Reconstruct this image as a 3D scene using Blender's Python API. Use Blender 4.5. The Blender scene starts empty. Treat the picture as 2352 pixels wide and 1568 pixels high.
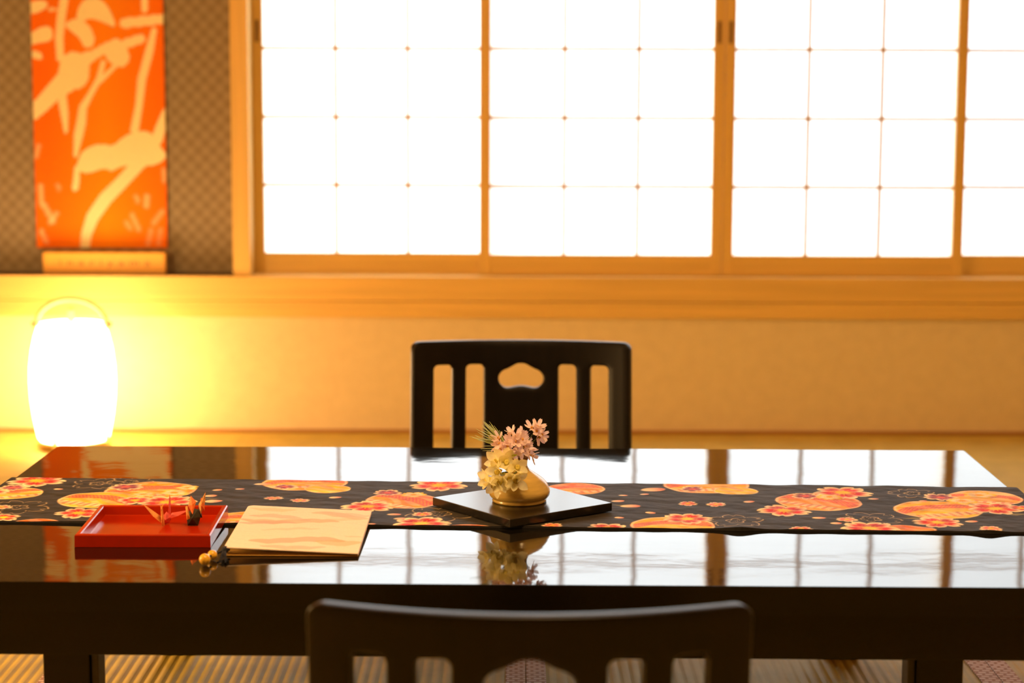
import bpy, bmesh, math, random
import numpy as np
from mathutils import Vector, Matrix
from mathutils.geometry import delaunay_2d_cdt

random.seed(7)
rng = np.random.default_rng(7)
S = bpy.context.scene
C = S.collection

# ------------------------------------------------------------------ camera
CAM_H, PITCH, ROLL, FPX = 0.93, math.radians(7.28), 0.0037, 2352 * 70 / 36
cam_rot = Matrix.Rotation(math.pi / 2 - PITCH, 3, 'X') @ Matrix.Rotation(ROLL, 3, 'Z')
cam_d = bpy.data.cameras.new('camera')
cam_d.lens, cam_d.sensor_width = 70, 36
cam_d.clip_start = 0.05
cam_d.dof.use_dof = True
cam_d.dof.focus_distance = 2.86
cam_d.dof.aperture_fstop = 3.8
cam = bpy.data.objects.new('camera', cam_d)
C.objects.link(cam)
cam.matrix_world = Matrix.Translation((0, 0, CAM_H)) @ cam_rot.to_4x4()
S.camera = cam

# ------------------------------------------------------------------ sky, exposure
w = bpy.data.worlds.new('sky')
S.world = w
w.use_nodes = True
w.node_tree.nodes['Background'].inputs[0].default_value = (0.90, 0.955, 1.0, 1)
w.node_tree.nodes['Background'].inputs[1].default_value = 7.5
S.view_settings.view_transform = 'Standard'
S.view_settings.look = 'None'
S.view_settings.exposure = 0.0
S.view_settings.gamma = 1.0
S.view_settings.use_curve_mapping = False
S.cycles.use_denoising = True
S.cycles.use_light_tree = False
S.cycles.adaptive_threshold = 0.02
S.cycles.max_bounces = 7
S.cycles.diffuse_bounces = 3
S.cycles.glossy_bounces = 3
S.cycles.transmission_bounces = 3

LAMP_EMIT = ((1.0, 0.63, 0.31), 19.5)      # floor lantern shade
CEIL_EMIT = ((1.0, 0.62, 0.26), 39.0)     # ceiling light diffuser
STAND_EMIT = ((1.0, 0.62, 0.25), 42.0)     # standing lamp left of the table, outside the frame


# ------------------------------------------------------------------ helpers
def srgb(r, g, b):
    f = lambda c: (c / 255 / 12.92) if c / 255 <= 0.04045 else ((c / 255 + 0.055) / 1.055) ** 2.4
    return (f(r), f(g), f(b))


def ray(px, py):
    return cam_rot @ Vector(((px - 1176) / FPX, -(py - 784) / FPX, -1.0))


def on_z(px, py, z):                       # a measured point of the photograph on a level plane
    d = ray(px, py)
    return Vector((0, 0, CAM_H)) + d * ((z - CAM_H) / d.z)


def on_y(px, py, y):                       # the same on an upright plane
    d = ray(px, py)
    return Vector((0, 0, CAM_H)) + d * (y / d.y)


def mat(name, base=(0.8, 0.8, 0.8), rough=0.5, coat=0.0, spec=0.5, noise=None, bump=None, emit=None,
        vcol=None, sheen=0.0, sub=0.0, metal=0.0, ior=1.5):
    """noise=(scale xyz, strength, detail)  bump=[(scale xyz, distance)]"""
    m = bpy.data.materials.new(name)
    m.use_nodes = True
    nt = m.node_tree
    b = nt.nodes['Principled BSDF']
    b.inputs['Base Color'].default_value = (*base, 1)
    b.inputs['Roughness'].default_value = rough
    b.inputs['Specular IOR Level'].default_value = spec
    b.inputs['Coat Weight'].default_value = coat
    b.inputs['Coat Roughness'].default_value = 0.04
    b.inputs['Sheen Weight'].default_value = sheen
    b.inputs['Metallic'].default_value = metal
    b.inputs['IOR'].default_value = ior
    if sub:
        b.inputs['Subsurface Weight'].default_value = sub
        b.inputs['Subsurface Radius'].default_value = (0.004, 0.003, 0.002)
    tc = nt.nodes.new('ShaderNodeTexCoord')

    def tex(scale, detail=3.0):
        mp = nt.nodes.new('ShaderNodeMapping')
        mp.inputs['Scale'].default_value = scale
        nt.links.new(tc.outputs['Object'], mp.inputs['Vector'])
        n = nt.nodes.new('ShaderNodeTexNoise')
        n.inputs['Scale'].default_value = 1.0
        n.inputs['Detail'].default_value = detail
        nt.links.new(mp.outputs['Vector'], n.inputs['Vector'])
        return n
    src = None
    if vcol:
        a = nt.nodes.new('ShaderNodeVertexColor')
        a.layer_name = vcol
        src = a.outputs['Color']
        nt.links.new(src, b.inputs['Base Color'])
    if noise:
        sc, st, de = noise
        n = tex(sc, min(de, 2))
        mr = nt.nodes.new('ShaderNodeMapRange')
        mr.inputs['From Min'].default_value = 0.3
        mr.inputs['From Max'].default_value = 0.7
        mr.inputs['To Min'].default_value = 1 - st
        mr.inputs['To Max'].default_value = 1 + st
        nt.links.new(n.outputs['Fac'], mr.inputs['Value'])
        mx = nt.nodes.new('ShaderNodeVectorMath')
        mx.operation = 'SCALE'
        if src:
            nt.links.new(src, mx.inputs[0])
        else:
            mx.inputs[0].default_value = base
        nt.links.new(mr.outputs['Result'], mx.inputs['Scale'])
        nt.links.new(mx.outputs['Vector'], b.inputs['Base Color'])
    prev = None
    for sc, dist in (bump or []):
        n = tex(sc, 1.0)
        bp = nt.nodes.new('ShaderNodeBump')
        bp.inputs['Strength'].default_value = 1.0
        bp.inputs['Distance'].default_value = dist
        nt.links.new(n.outputs['Fac'], bp.inputs['Height'])
        if prev:
            nt.links.new(prev.outputs['Normal'], bp.inputs['Normal'])
        prev = bp
    if prev:
        nt.links.new(prev.outputs['Normal'], b.inputs['Normal'])
        if coat:
            nt.links.new(prev.outputs['Normal'], b.inputs['Coat Normal'])
    if emit:
        b.inputs['Emission Color'].default_value = (*emit[0], 1)
        b.inputs['Emission Strength'].default_value = emit[1]
    return m


def add(name, me, parent=None, loc=None, rot=None):
    o = bpy.data.objects.new(name, me)
    C.objects.link(o)
    if parent:
        o.parent = parent
    if loc is not None:
        o.location = loc
    if rot is not None:
        o.rotation_euler = rot
    return o


def mesh(name, verts, faces, m=None, smooth=False):
    me = bpy.data.meshes.new(name)
    me.from_pydata([tuple(v) for v in verts], [], faces)
    if m:
        me.materials.append(m)
    if smooth:
        me.polygons.foreach_set('use_smooth', [True] * len(me.polygons))
    me.update()
    return me


def bm_mesh(name, bm, m=None, smooth=False, fix=True):
    if fix:
        bmesh.ops.recalc_face_normals(bm, faces=bm.faces)
    me = bpy.data.meshes.new(name)
    bm.to_mesh(me)
    bm.free()
    if m:
        me.materials.append(m)
    if smooth:
        me.polygons.foreach_set('use_smooth', [True] * len(me.polygons))
    return me


def box_mesh(name, x0, x1, y0, y1, z0, z1, m, bev=0.0, seg=2):
    bm = bmesh.new()
    bmesh.ops.create_cube(bm, size=1)
    bmesh.ops.scale(bm, vec=(x1 - x0, y1 - y0, z1 - z0), verts=bm.verts)
    bmesh.ops.translate(bm, vec=((x0 + x1) / 2, (y0 + y1) / 2, (z0 + z1) / 2), verts=bm.verts)
    if bev:
        bmesh.ops.bevel(bm, geom=list(bm.edges), offset=bev, segments=seg, affect='EDGES', profile=0.6)
    return bm_mesh(name, bm, m)


def box(name, x0, x1, y0, y1, z0, z1, m, parent=None, bev=0.0, seg=2):
    return add(name, box_mesh(name, x0, x1, y0, y1, z0, z1, m, bev, seg), parent)


def lathe_mesh(name, prof, m, seg=48, squash=1.0, caps=True):
    verts, faces = [], []
    n = len(prof)
    for i in range(seg):
        a = 2 * math.pi * i / seg
        for r, z in prof:
            verts.append((r * math.cos(a), r * math.sin(a) * squash, z))
    for i in range(seg):
        j = (i + 1) % seg
        for k in range(n - 1):
            faces.append((i * n + k, j * n + k, j * n + k + 1, i * n + k + 1))
    if caps:
        faces.append([i * n for i in range(seg)][::-1])
        faces.append([i * n + n - 1 for i in range(seg)])
    return mesh(name, verts, faces, m, True)


def tube_mesh(name, pts, radii, m, seg=8):
    pts = [Vector(p) for p in pts]
    if not isinstance(radii, (list, tuple)):
        radii = [radii] * len(pts)
    verts, faces = [], []
    prev = None
    for i, p in enumerate(pts):
        t = (pts[min(i + 1, len(pts) - 1)] - pts[max(i - 1, 0)]).normalized()
        if prev is None:
            u = t.orthogonal().normalized()
        else:
            u = (prev - t * prev.dot(t)).normalized()
        prev = u
        v = t.cross(u)
        for k in range(seg):
            a = 2 * math.pi * k / seg
            verts.append(p + (u * math.cos(a) + v * math.sin(a)) * radii[i])
    for i in range(len(pts) - 1):
        for k in range(seg):
            k2 = (k + 1) % seg
            faces.append((i * seg + k, i * seg + k2, (i + 1) * seg + k2, (i + 1) * seg + k))
    faces.append(list(range(seg))[::-1])
    faces.append([(len(pts) - 1) * seg + k for k in range(seg)])
    return mesh(name, verts, faces, m, True)


def tag(o, label, cat, group=None, kind=None):
    if label:
        o['label'] = label
    if cat:
        o['category'] = cat
    if group:
        o['group'] = group
    if kind:
        o['kind'] = kind
    return o


def struct(o, label=None):
    o['kind'] = 'structure'
    if label:
        o['label'] = label
    return o


def thing(name, loc, label, cat, rz=0.0, group=None):
    o = bpy.data.objects.new(name, None)
    C.objects.link(o)
    o.empty_display_size = 0.05
    o.location = loc
    o.rotation_euler = (0, 0, rz)
    return tag(o, label, cat, group)


def inside(poly, x, y):
    """vectorised point in polygon"""
    res = np.zeros(np.shape(x), bool)
    n = len(poly)
    for i in range(n):
        x1, y1 = poly[i]
        x2, y2 = poly[(i + 1) % n]
        if y1 == y2:
            continue
        c = ((y1 > y) != (y2 > y)) & (x < (x2 - x1) * (y - y1) / (y2 - y1) + x1)
        res ^= c
    return res


def grid_mesh(name, P, m, col=None, thick=None):
    """P: (nu, nv, 3) points; optional per-vertex colour (nu, nv, 3); thick: underside offset vector"""
    nu, nv = P.shape[:2]
    V = P.reshape(-1, 3)
    i = np.arange(nu * nv).reshape(nu, nv)
    F = np.stack([i[:-1, :-1], i[1:, :-1], i[1:, 1:], i[:-1, 1:]], -1).reshape(-1, 4)
    me = bpy.data.meshes.new(name)
    me.from_pydata(V.tolist(), [], F.tolist())
    me.polygons.foreach_set('use_smooth', [True] * len(F))
    me.materials.append(m)
    if col is not None:
        a = me.color_attributes.new('print', 'FLOAT_COLOR', 'POINT')
        c = np.concatenate([col.reshape(-1, 3), np.ones((nu * nv, 1))], 1)
        a.data.foreach_set('color', c.astype(np.float32).ravel())
    me.update()
    return me


# ------------------------------------------------------------------ materials
WOOD = srgb(232, 188, 100)
m_wood_v = mat('hinoki_wood_upright', WOOD, 0.42, noise=((60, 60, 2.5), 0.07, 4), bump=[((160, 160, 6), 0.0003)])
m_wood_h = mat('hinoki_wood_level', WOOD, 0.42, noise=((2.5, 60, 60), 0.07, 4), bump=[((6, 160, 160), 0.0003)])
m_kumiko = mat('kumiko_wood', srgb(226, 206, 184), 0.55, noise=((40, 40, 40), 0.05, 2))
m_pull = mat('dark_finger_pull', srgb(104, 64, 30), 0.5, noise=((90, 90, 30), 0.1, 2))
m_plaster = mat('sand_plaster', srgb(232, 208, 156), 0.9, spec=0.2, noise=((30, 30, 30), 0.03, 5),
                bump=[((420, 420, 420), 0.0006)])
m_ceil = mat('ceiling_board', srgb(190, 150, 104), 0.6, noise=((3, 40, 40), 0.1, 3))
m_lacquer = mat('black_lacquer', (0.0065, 0.0055, 0.0042), 0.042, spec=0.5,
                noise=((30, 30, 30), 0.1, 2),
                bump=[((6, 11, 6), 0.00034), ((40, 60, 40), 0.00004), ((300, 300, 300), 0.000004)], ior=1.56)
m_dark = mat('dark_brown_lacquered_wood', (0.0055, 0.0042, 0.0022), 0.25, spec=0.22, noise=((4, 60, 60), 0.25, 3),
             bump=[((8, 90, 90), 0.00004)])
m_chair = mat('chair_lacquer', (0.0042, 0.0026, 0.0013), 0.34, spec=0.22, noise=((50, 50, 4), 0.3, 3))
m_red = mat('vermilion_lacquer', srgb(176, 40, 6), 0.14, spec=0.35, noise=((25, 25, 25), 0.05, 2),
            bump=[((60, 60, 60), 0.00002)])
m_plate = mat('black_satin_board', (0.006, 0.0055, 0.005), 0.2, spec=0.5, noise=((60, 60, 60), 0.2, 2),
              bump=[((500, 60, 500), 0.00002)])
m_metal = mat('dull_metal', (0.035, 0.030, 0.022), 0.5, metal=0.2, noise=((80, 80, 80), 0.1, 2))

# shoji paper: light from the sky outside diffuses through it
m_paper = bpy.data.materials.new('shoji_paper')
m_paper.use_nodes = True
nt = m_paper.node_tree
nt.nodes.clear()
out = nt.nodes.new('ShaderNodeOutputMaterial')
tr = nt.nodes.new('ShaderNodeBsdfTranslucent')
df = nt.nodes.new('ShaderNodeBsdfDiffuse')
mx = nt.nodes.new('ShaderNodeMixShader')
tcn = nt.nodes.new('ShaderNodeTexCoord')
nz = nt.nodes.new('ShaderNodeTexNoise')
nz.inputs['Scale'].default_value = 60
nz.inputs['Detail'].default_value = 5
rp = nt.nodes.new('ShaderNodeValToRGB')
rp.color_ramp.elements[0].color = (0.86, 0.86, 0.85, 1)
rp.color_ramp.elements[1].color = (0.93, 0.93, 0.92, 1)
nt.links.new(tcn.outputs['Object'], nz.inputs['Vector'])
nt.links.new(nz.outputs['Fac'], rp.inputs['Fac'])
nt.links.new(rp.outputs['Color'], tr.inputs['Color'])
df.inputs['Color'].default_value = (0.8, 0.8, 0.78, 1)
mx.inputs[0].default_value = 0.18
nt.links.new(tr.outputs[0], mx.inputs[1])
nt.links.new(df.outputs[0], mx.inputs[2])
nt.links.new(mx.outputs[0], out.inputs[0])

# brown wallpaper of the alcove: small quincunx of darker lozenges
m_wallp = mat('lozenge_wallpaper', (0.3, 0.2, 0.1), 0.75, spec=0.25, bump=[((300, 300, 300), 0.0003)])
nt = m_wallp.node_tree
tcn = nt.nodes.new('ShaderNodeTexCoord')
sp = nt.nodes.new('ShaderNodeSeparateXYZ')
nt.links.new(tcn.outputs['Object'], sp.inputs[0])
cs = []
for ax, per in (('X', 0.0405), ('Z', 0.042)):
    k = nt.nodes.new('ShaderNodeMath')
    k.operation = 'MULTIPLY'
    k.inputs[1].default_value = 2 * math.pi / per
    nt.links.new(sp.outputs[ax], k.inputs[0])
    c_ = nt.nodes.new('ShaderNodeMath')
    c_.operation = 'COSINE'
    nt.links.new(k.outputs[0], c_.inputs[0])
    cs.append(c_)
pr = nt.nodes.new('ShaderNodeMath')
pr.operation = 'MULTIPLY'
nt.links.new(cs[0].outputs[0], pr.inputs[0])
nt.links.new(cs[1].outputs[0], pr.inputs[1])
rp = nt.nodes.new('ShaderNodeValToRGB')
mrn = nt.nodes.new('ShaderNodeMapRange')
mrn.inputs['From Min'].default_value = -1
mrn.inputs['From Max'].default_value = 1
nt.links.new(pr.outputs[0], mrn.inputs['Value'])
nt.links.new(mrn.outputs['Result'], rp.inputs['Fac'])
rp.color_ramp.elements[0].position = 0.15
rp.color_ramp.elements[0].color = (*srgb(158, 141, 112), 1)
rp.color_ramp.elements[1].position = 0.85
rp.color_ramp.elements[1].color = (*srgb(136, 119, 91), 1)
nt.links.new(rp.outputs['Color'], nt.nodes['Principled BSDF'].inputs['Base Color'])

# ------------------------------------------------------------------ room shell
YW = 5.33                       # plane of the lower wall
XL, XR, YB, ZC = -2.3, 2.45, -1.1, 2.45
m_base = mat('subfloor_board', (0.12, 0.09, 0.05), 0.8, noise=((5, 5, 5), 0.1, 2))
floor = struct(box('floor', XL - 0.1, XR + 0.1, YB - 0.1, YW + 0.25, -0.12, -0.056, m_base),
               'straw tatami floor with brocade mat borders')

# tatami mats with real weave ribs, cloth borders on their long sides
m_tatami = mat('tatami_straw', srgb(206, 176, 84), 0.62, spec=0.35, noise=((14, 14, 14), 0.10, 4),
               bump=[((90, 900, 90), 0.0004)])
m_heri = bpy.data.materials.new('brocade_border')
m_heri.use_nodes = True
nt = m_heri.node_tree
tcn = nt.nodes.new('ShaderNodeTexCoord')
mp = nt.nodes.new('ShaderNodeMapping')
mp.inputs['Rotation'].default_value = (0, 0, 0)
bk = nt.nodes.new('ShaderNodeTexBrick')
bk.offset = 0.5
bk.inputs['Color1'].default_value = (*srgb(250, 228, 208), 1)
bk.inputs['Color2'].default_value = (*srgb(240, 210, 184), 1)
bk.inputs['Mortar'].default_value = (*srgb(186, 136, 104), 1)
bk.inputs['Scale'].default_value = 1.0
bk.inputs['Mortar Size'].default_value = 0.0028
bk.inputs['Mortar Smooth'].default_value = 0.2
bk.inputs['Brick Width'].default_value = 0.017
bk.inputs['Row Height'].default_value = 0.0105
nt.links.new(tcn.outputs['Object'], mp.inputs[0])
nt.links.new(mp.outputs[0], bk.inputs['Vector'])
nt.links.new(bk.outputs['Color'], nt.nodes['Principled BSDF'].inputs['Base Color'])
nt.nodes['Principled BSDF'].inputs['Roughness'].default_value = 0.75

XJ = [XL, -1.46, -0.711, 0.024, 0.777, 1.53, XR]
YJ = [YB, 0.45, 2.10, 3.75]
HW = 0.0315
for i in range(len(XJ) - 1):
    for j in range(len(YJ) - 1):
        x0, x1, y0, y1 = XJ[i] + 0.0006, XJ[i + 1] - 0.0006, YJ[j] + 0.0006, YJ[j + 1] - 0.0006
        n = max(1, round((x1 - x0 - 2 * HW) / 0.0168))
        xs = np.linspace(x0 + HW, x1 - HW, n * 6 + 1)
        ph = (np.arange(n * 6 + 1) % 6) / 6
        zs = -0.0022 * np.abs(np.cos(np.pi * ph)) ** 3 * 1.0
        top = [(x, y, z) for y in (y0, y1) for x, z in zip(xs, zs)]
        k = len(xs)
        f = [(q, q + 1, k + q + 1, k + q) for q in range(k - 1)]
        b0 = len(top)
        top += [(x0, y0, -0.056), (x1, y0, -0.056), (x1, y1, -0.056), (x0, y1, -0.056),
                (x0, y0, -0.002), (x1, y0, -0.002), (x1, y1, -0.002), (x0, y1, -0.002)]
        for a, b in ((0, 1), (1, 2), (2, 3), (3, 0)):
            f.append((b0 + a, b0 + b, b0 + 4 + b, b0 + 4 + a))
        mt = add('tatami_mat', mesh('tatami_mat', top, f, m_tatami), floor)
        for a, b in ((x0, x0 + HW), (x1 - HW, x1)):
            box('border', a, b, y0, y1, -0.004, 0.0012, m_heri, mt, 0.0005, 1)
# mats along the window wall lie crosswise: their borders run along the room
for i in range(3):
    x0, x1 = XL + (XR - XL) * i / 3 + 0.0006, XL + (XR - XL) * (i + 1) / 3 - 0.0006
    y0, y1 = YJ[-1] + 0.0006, YW
    ys = np.linspace(y0 + HW, y1, 80 * 4 + 1)
    zs = -0.0022 * np.abs(np.cos(np.pi * (np.arange(len(ys)) % 4) / 4)) ** 3
    vv = [(x, y, z) for x in (x0, x1) for y, z in zip(ys, zs)]
    k = len(ys)
    ff = [(q, k + q, k + q + 1, q + 1) for q in range(k - 1)]
    b0 = len(vv)
    vv += [(x0, y0, -0.056), (x1, y0, -0.056), (x1, y1, -0.056), (x0, y1, -0.056),
           (x0, y0, -0.002), (x1, y0, -0.002), (x1, y1, -0.002), (x0, y1, -0.002)]
    for a, b in ((0, 1), (1, 2), (2, 3), (3, 0)):
        ff.append((b0 + a, b0 + b, b0 + 4 + b, b0 + 4 + a))
    mt = add('tatami_mat', mesh('tatami_mat', vv, ff, m_tatami), floor)
    box('border', x0, x1, y0, y0 + HW, -0.004, 0.0012, m_heri, mt, 0.0005, 1)

# window wall: lower wall, timber rail, alcove, lintel
struct(box('wall_back', XL, XR, YW, YW + 0.12, 0.0, 0.32, m_plaster), 'warm beige plaster wall below the window')
m_base2 = mat('darkened_floor_batten', srgb(176, 122, 62), 0.5, noise=((3, 60, 60), 0.1, 3))
struct(box('baseboard_back', XL, XR, YW - 0.016, YW, 0.0, 0.008, m_base2, None, 0.001, 1))
rail = struct(box('trim_1', XL, XR, YW - 0.022, YW + 0.12, 0.360, 0.4255, m_wood_h, None, 0.002, 2),
              'pale timber sill rail running along the wall')
struct(box('trim_2', XL, XR, YW - 0.018, YW + 0.12, 0.315, 0.3585, m_wood_h, None, 0.002, 2),
       'lower timber rail under the window sill')
XP0, XP1 = -0.7485, -0.7015        # post between alcove and window
struct(box('trim_3', XP0, XP1, YW - 0.012, YW + 0.115, 0.4255, ZC, m_wood_v, None, 0.002, 2),
       'square timber post between the patterned alcove and the window')
m_shade_strip = mat('alcove_shade_brown', srgb(70, 44, 22), 0.35, noise=((2.5, 60, 60), 0.2, 2))  # dark brown strip, deepens the shadow band at the alcove foot by colour
struct(box('alcove_shade_strip', XL, XP0, YW - 0.016, YW + 0.076, 0.4256, 0.4275, m_shade_strip), 'dark strip added on the alcove ledge to deepen its shadow')
struct(box('wall_alcove', XL, XP0, YW + 0.076, YW + 0.2, 0.40, ZC, m_wallp),
       'brown lozenge-patterned alcove wall')
ZT = 1.80                          # lintel over the shoji
struct(box('trim_4', XP1, XR, YW - 0.012, YW + 0.12, ZT, ZT + 0.05, m_wood_h, None, 0.002, 2))
struct(box('wall_lintel', XP1, XR, YW, YW + 0.12, ZT + 0.05, ZC, m_plaster))
XE = 1.842                         # right end of the window
struct(box('trim_5', XE, XE + 0.05, YW - 0.012, YW + 0.12, 0.4255, ZT, m_wood_v, None, 0.002, 2))
struct(box('wall_pier', XE + 0.05, XR, YW, YW + 0.12, 0.4255, ZT, m_plaster))
# remaining walls and ceiling
struct(box('wall_left', XL - 0.12, XL, YB, YW + 0.2, -0.05, ZC, m_plaster))
struct(box('wall_right', XR, XR + 0.12, YB, YW + 0.2, -0.05, ZC, m_plaster))
m_fusuma = mat('dark_sliding_door_boards', srgb(92, 66, 42), 0.6, spec=0.3, noise=((40, 40, 3), 0.15, 2))
struct(box('wall_front', XL - 0.12, XR + 0.12, YB - 0.12, YB, -0.05, ZC, m_fusuma))
struct(box('ceiling', XL - 0.12, XR + 0.12, YB - 0.12, YW + 0.2, ZC, ZC + 0.1, m_ceil))

# outside: ground and an added unseen wall that dims the right panes
m_ground = mat('pale_gravel', (0.42, 0.41, 0.38), 0.9, noise=((6, 6, 6), 0.2, 5))
struct(box('ground', -12, 14, YW + 0.26, 22, -0.35, -0.25, m_ground))
m_blocker = mat('sky_blocker_dark', (0.10, 0.085, 0.07), 0.8, noise=((2, 30, 30), 0.2, 3))
struct(box('sky_blocker', XE + 0.10, XE + 0.24, YW + 0.12, YW + 2.0, -0.25, ZC + 0.1, m_blocker))

# ------------------------------------------------------------------ shoji
PW, PH = 0.1945, 0.1833            # pane pitch
Z0, ZP = 0.4262, 0.4815            # bottom of panel, bottom of paper
ROWS = 7
ZTOP = ZP + ROWS * PH


def shoji(idx, x0, x1, y, lab, pull_left=False, pull_right=False):
    st = 0.0295
    e = bpy.data.objects.new('window_%d' % idx, None)
    C.objects.link(e)
    e.location = (x0, y, Z0)
    struct(e, lab)
    w_ = x1 - x0
    d = 0.028
    h = ZT - 0.002 - Z0
    zt = ZTOP - Z0
    zb = ZP - Z0
    box('stile', 0, st, 0, d, 0, h, m_wood_v, e, 0.0015, 2)
    box('stile', w_ - st, w_, 0, d, 0, h, m_wood_v, e, 0.0015, 2)
    box('bottom_rail', st, w_ - st, 0.001, d, 0, zb, m_wood_h, e, 0.0012, 1)
    box('top_rail', st, w_ - st, 0.001, d, zt, h, m_wood_h, e, 0.0012, 1)
    pw = (w_ - 2 * st) / 3
    for k in (1, 2):
        box('upright_bar', st + k * pw - 0.0051, st + k * pw + 0.0051, 0.008, 0.0195, zb, zt, m_kumiko, e)
    for r in range(1, ROWS):
        box('cross_bar', st, w_ - st, 0.0078, 0.0192, zb + r * PH - 0.0051, zb + r * PH + 0.0051, m_kumiko, e)
    pm = mesh('paper_pane', [(0, 0, 0), (pw, 0, 0), (pw, 0, PH), (0, 0, PH)], [(0, 1, 2, 3)], m_paper)
    for c in range(3):
        for r in range(ROWS):
            add('paper_pane', pm, e, (st + c * pw, 0.020, zb + r * PH))
    for want, xc in ((pull_left, st / 2), (pull_right, w_ - st / 2)):
        if want:
            box('finger_pull', xc - 0.0045, xc + 0.0045, -0.0008, 0.004, 1.047 - Z0, 1.106 - Z0, m_pull, e, 0.0006, 1)
    return e


shoji(1, -0.7015, -0.0595, YW + 0.066, 'leftmost shoji panel beside the post', True, False)
shoji(2, -0.0890, 0.5645, YW + 0.030, 'shoji panel left of the paired centre stiles', False, True)
shoji(3, 0.5655, 1.2150, YW + 0.030, 'shoji panel right of the paired centre stiles', True, False)
shoji(4, 1.1860, 1.8420, YW + 0.066, 'rightmost shoji panel cut by the picture edge')
# sill tracks between the two planes
struct(box('trim_6', XP1, XE, YW + 0.060, YW + 0.0645, 0.4250, 0.4300, m_wood_h))

# ------------------------------------------------------------------ ceiling light (above the frame)
m_glow = mat('warm_ceiling_diffuser', (0.9, 0.8, 0.6), 0.6, emit=CEIL_EMIT)
cl = thing('ceiling_lamp', (0.1, 1.75, ZC), 'square wooden framed ceiling lamp over the table', 'ceiling lamp')
box('frame', -0.33, -0.30, -0.33, 0.33, -0.11, 0, m_wood_h, cl, 0.002)
box('frame', 0.30, 0.33, -0.33, 0.33, -0.11, 0, m_wood_h, cl, 0.002)
box('frame', -0.30, 0.30, -0.33, -0.30, -0.11, 0, m_wood_h, cl, 0.002)
box('frame', -0.30, 0.30, 0.30, 0.33, -0.11, 0, m_wood_h, cl, 0.002)
box('diffuser', -0.30, 0.30, -0.30, 0.30, -0.105, -0.095, m_glow, cl)

# ------------------------------------------------------------------ floor lantern
lx, ly = -1.1325, 5.08
m_shade = mat('glowing_paper_shade', (0.9, 0.85, 0.7), 0.7, emit=LAMP_EMIT)
m_bamboo = mat('pale_bamboo', srgb(226, 190, 120), 0.4, noise=((30, 30, 30), 0.08, 3))
lamp = thing('floor_lantern', (lx, ly, 0), 'glowing barrel-shaped paper floor lantern with bamboo hoop handle', 'lamp')
prof = [(0.074, 0.021), (0.084, 0.022), (0.0905, 0.030), (0.0945, 0.05), (0.101, 0.085), (0.1065, 0.130), (0.1085, 0.175),
        (0.107, 0.215), (0.1015, 0.258), (0.093, 0.295), (0.086, 0.316), (0.083, 0.324), (0.070, 0.3255)]
sh = add('shade', lathe_mesh('shade', prof, m_shade, 56), lamp)
for z, r in ((0.020, 0.086), (0.3245, 0.0845)):
    pts = [(r * math.cos(a), r * math.sin(a), z) for a in np.linspace(0, 2 * math.pi, 49)]
    add('rim_hoop', tube_mesh('rim_hoop', pts, 0.003, m_bamboo, 6), lamp)
pts = [(-0.0905 * math.cos(a), 0, 0.318 + 0.0685 * math.sin(a)) for a in np.linspace(0, math.pi, 33)]
add('handle', tube_mesh('handle', pts, 0.0062, m_bamboo, 8), lamp)
m_peg = mat('brown_peg', srgb(150, 96, 40), 0.5, noise=((60, 60, 60), 0.1, 2))
for s in (-1, 1):
    add('peg', tube_mesh('peg', [(s * 0.084, 0, 0.314), (s * 0.097, 0, 0.319), (s * 0.1025, 0, 0.327)], [0.006, 0.0055, 0.003],
                         m_peg, 8), lamp)
add('finial', lathe_mesh('finial', [(0.006, 0.322), (0.009, 0.328), (0.0095, 0.338), (0.007, 0.350), (0.0095, 0.355),
                                    (0.008, 0.362), (0.003, 0.365)], m_bamboo, 16), lamp)
add('stud', lathe_mesh('stud', [(0.0035, 0), (0.003, 0.003), (0.001, 0.004)], m_peg, 10), lamp, (-0.006, -0.0885, 0.3125),
    (math.pi / 2, 0, 0))
for a in (-0.3, 1.27, 2.84, 4.41):
    x, y = 0.093 * math.cos(a), 0.093 * math.sin(a)
    add('foot', tube_mesh('foot', [(x * 1.08, y * 1.08, 0.0), (x * 1.04, y * 1.04, 0.02), (x, y, 0.045)],
                          [0.0065, 0.006, 0.004], m_bamboo, 8), lamp)
add('base_disc', lathe_mesh('base_disc', [(0.088, 0.014), (0.088, 0.0195)], m_bamboo, 32), lamp)

# tall paper lamp standing left of the table (outside the frame)
m_shade2 = mat('glowing_tall_shade', (0.9, 0.85, 0.7), 0.7, emit=STAND_EMIT)
sl = thing('standing_lamp', (-1.72, 2.55, 0), 'tall square paper standing lamp on the floor left of the table', 'lamp')
box('base', -0.13, 0.13, -0.13, 0.13, 0, 0.02, m_dark, sl, 0.003)
for sx in (-1, 1):
    for sy in (-1, 1):
        box('post', sx * 0.118 - 0.008, sx * 0.118 + 0.008, sy * 0.118 - 0.008, sy * 0.118 + 0.008, 0.02, 1.02, m_dark, sl, 0.001)
box('shade', -0.112, 0.112, -0.112, 0.112, 0.42, 1.0, m_shade2, sl, 0.003)

# ------------------------------------------------------------------ hanging cloth in the alcove
YT = YW + 0.066


def T(cx, cy):                     # detail-crop coordinate (2.306 x) to cloth plane
    p = on_y(cx / 2.3065, cy / 2.3065, YT)
    return (p.x, p.z)


TX0, TX1, TZ0, TZ1 = -1.2911, -0.9368, 0.4927, 1.393
nu, nv = 150, 370
U, V = np.meshgrid(np.linspace(TX0, TX1, nu), np.linspace(TZ0, TZ1, nv), indexing='ij')
og = np.array(srgb(250, 118, 8))
og2 = np.array(srgb(255, 146, 14))
g = np.clip(1 - np.abs((U - TX0) / (TX1 - TX0) - 0.55) * 2.2, 0, 1)[..., None]
col = og * (1 - g) + og2 * g
cream = np.array(srgb(255, 236, 182))


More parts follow.
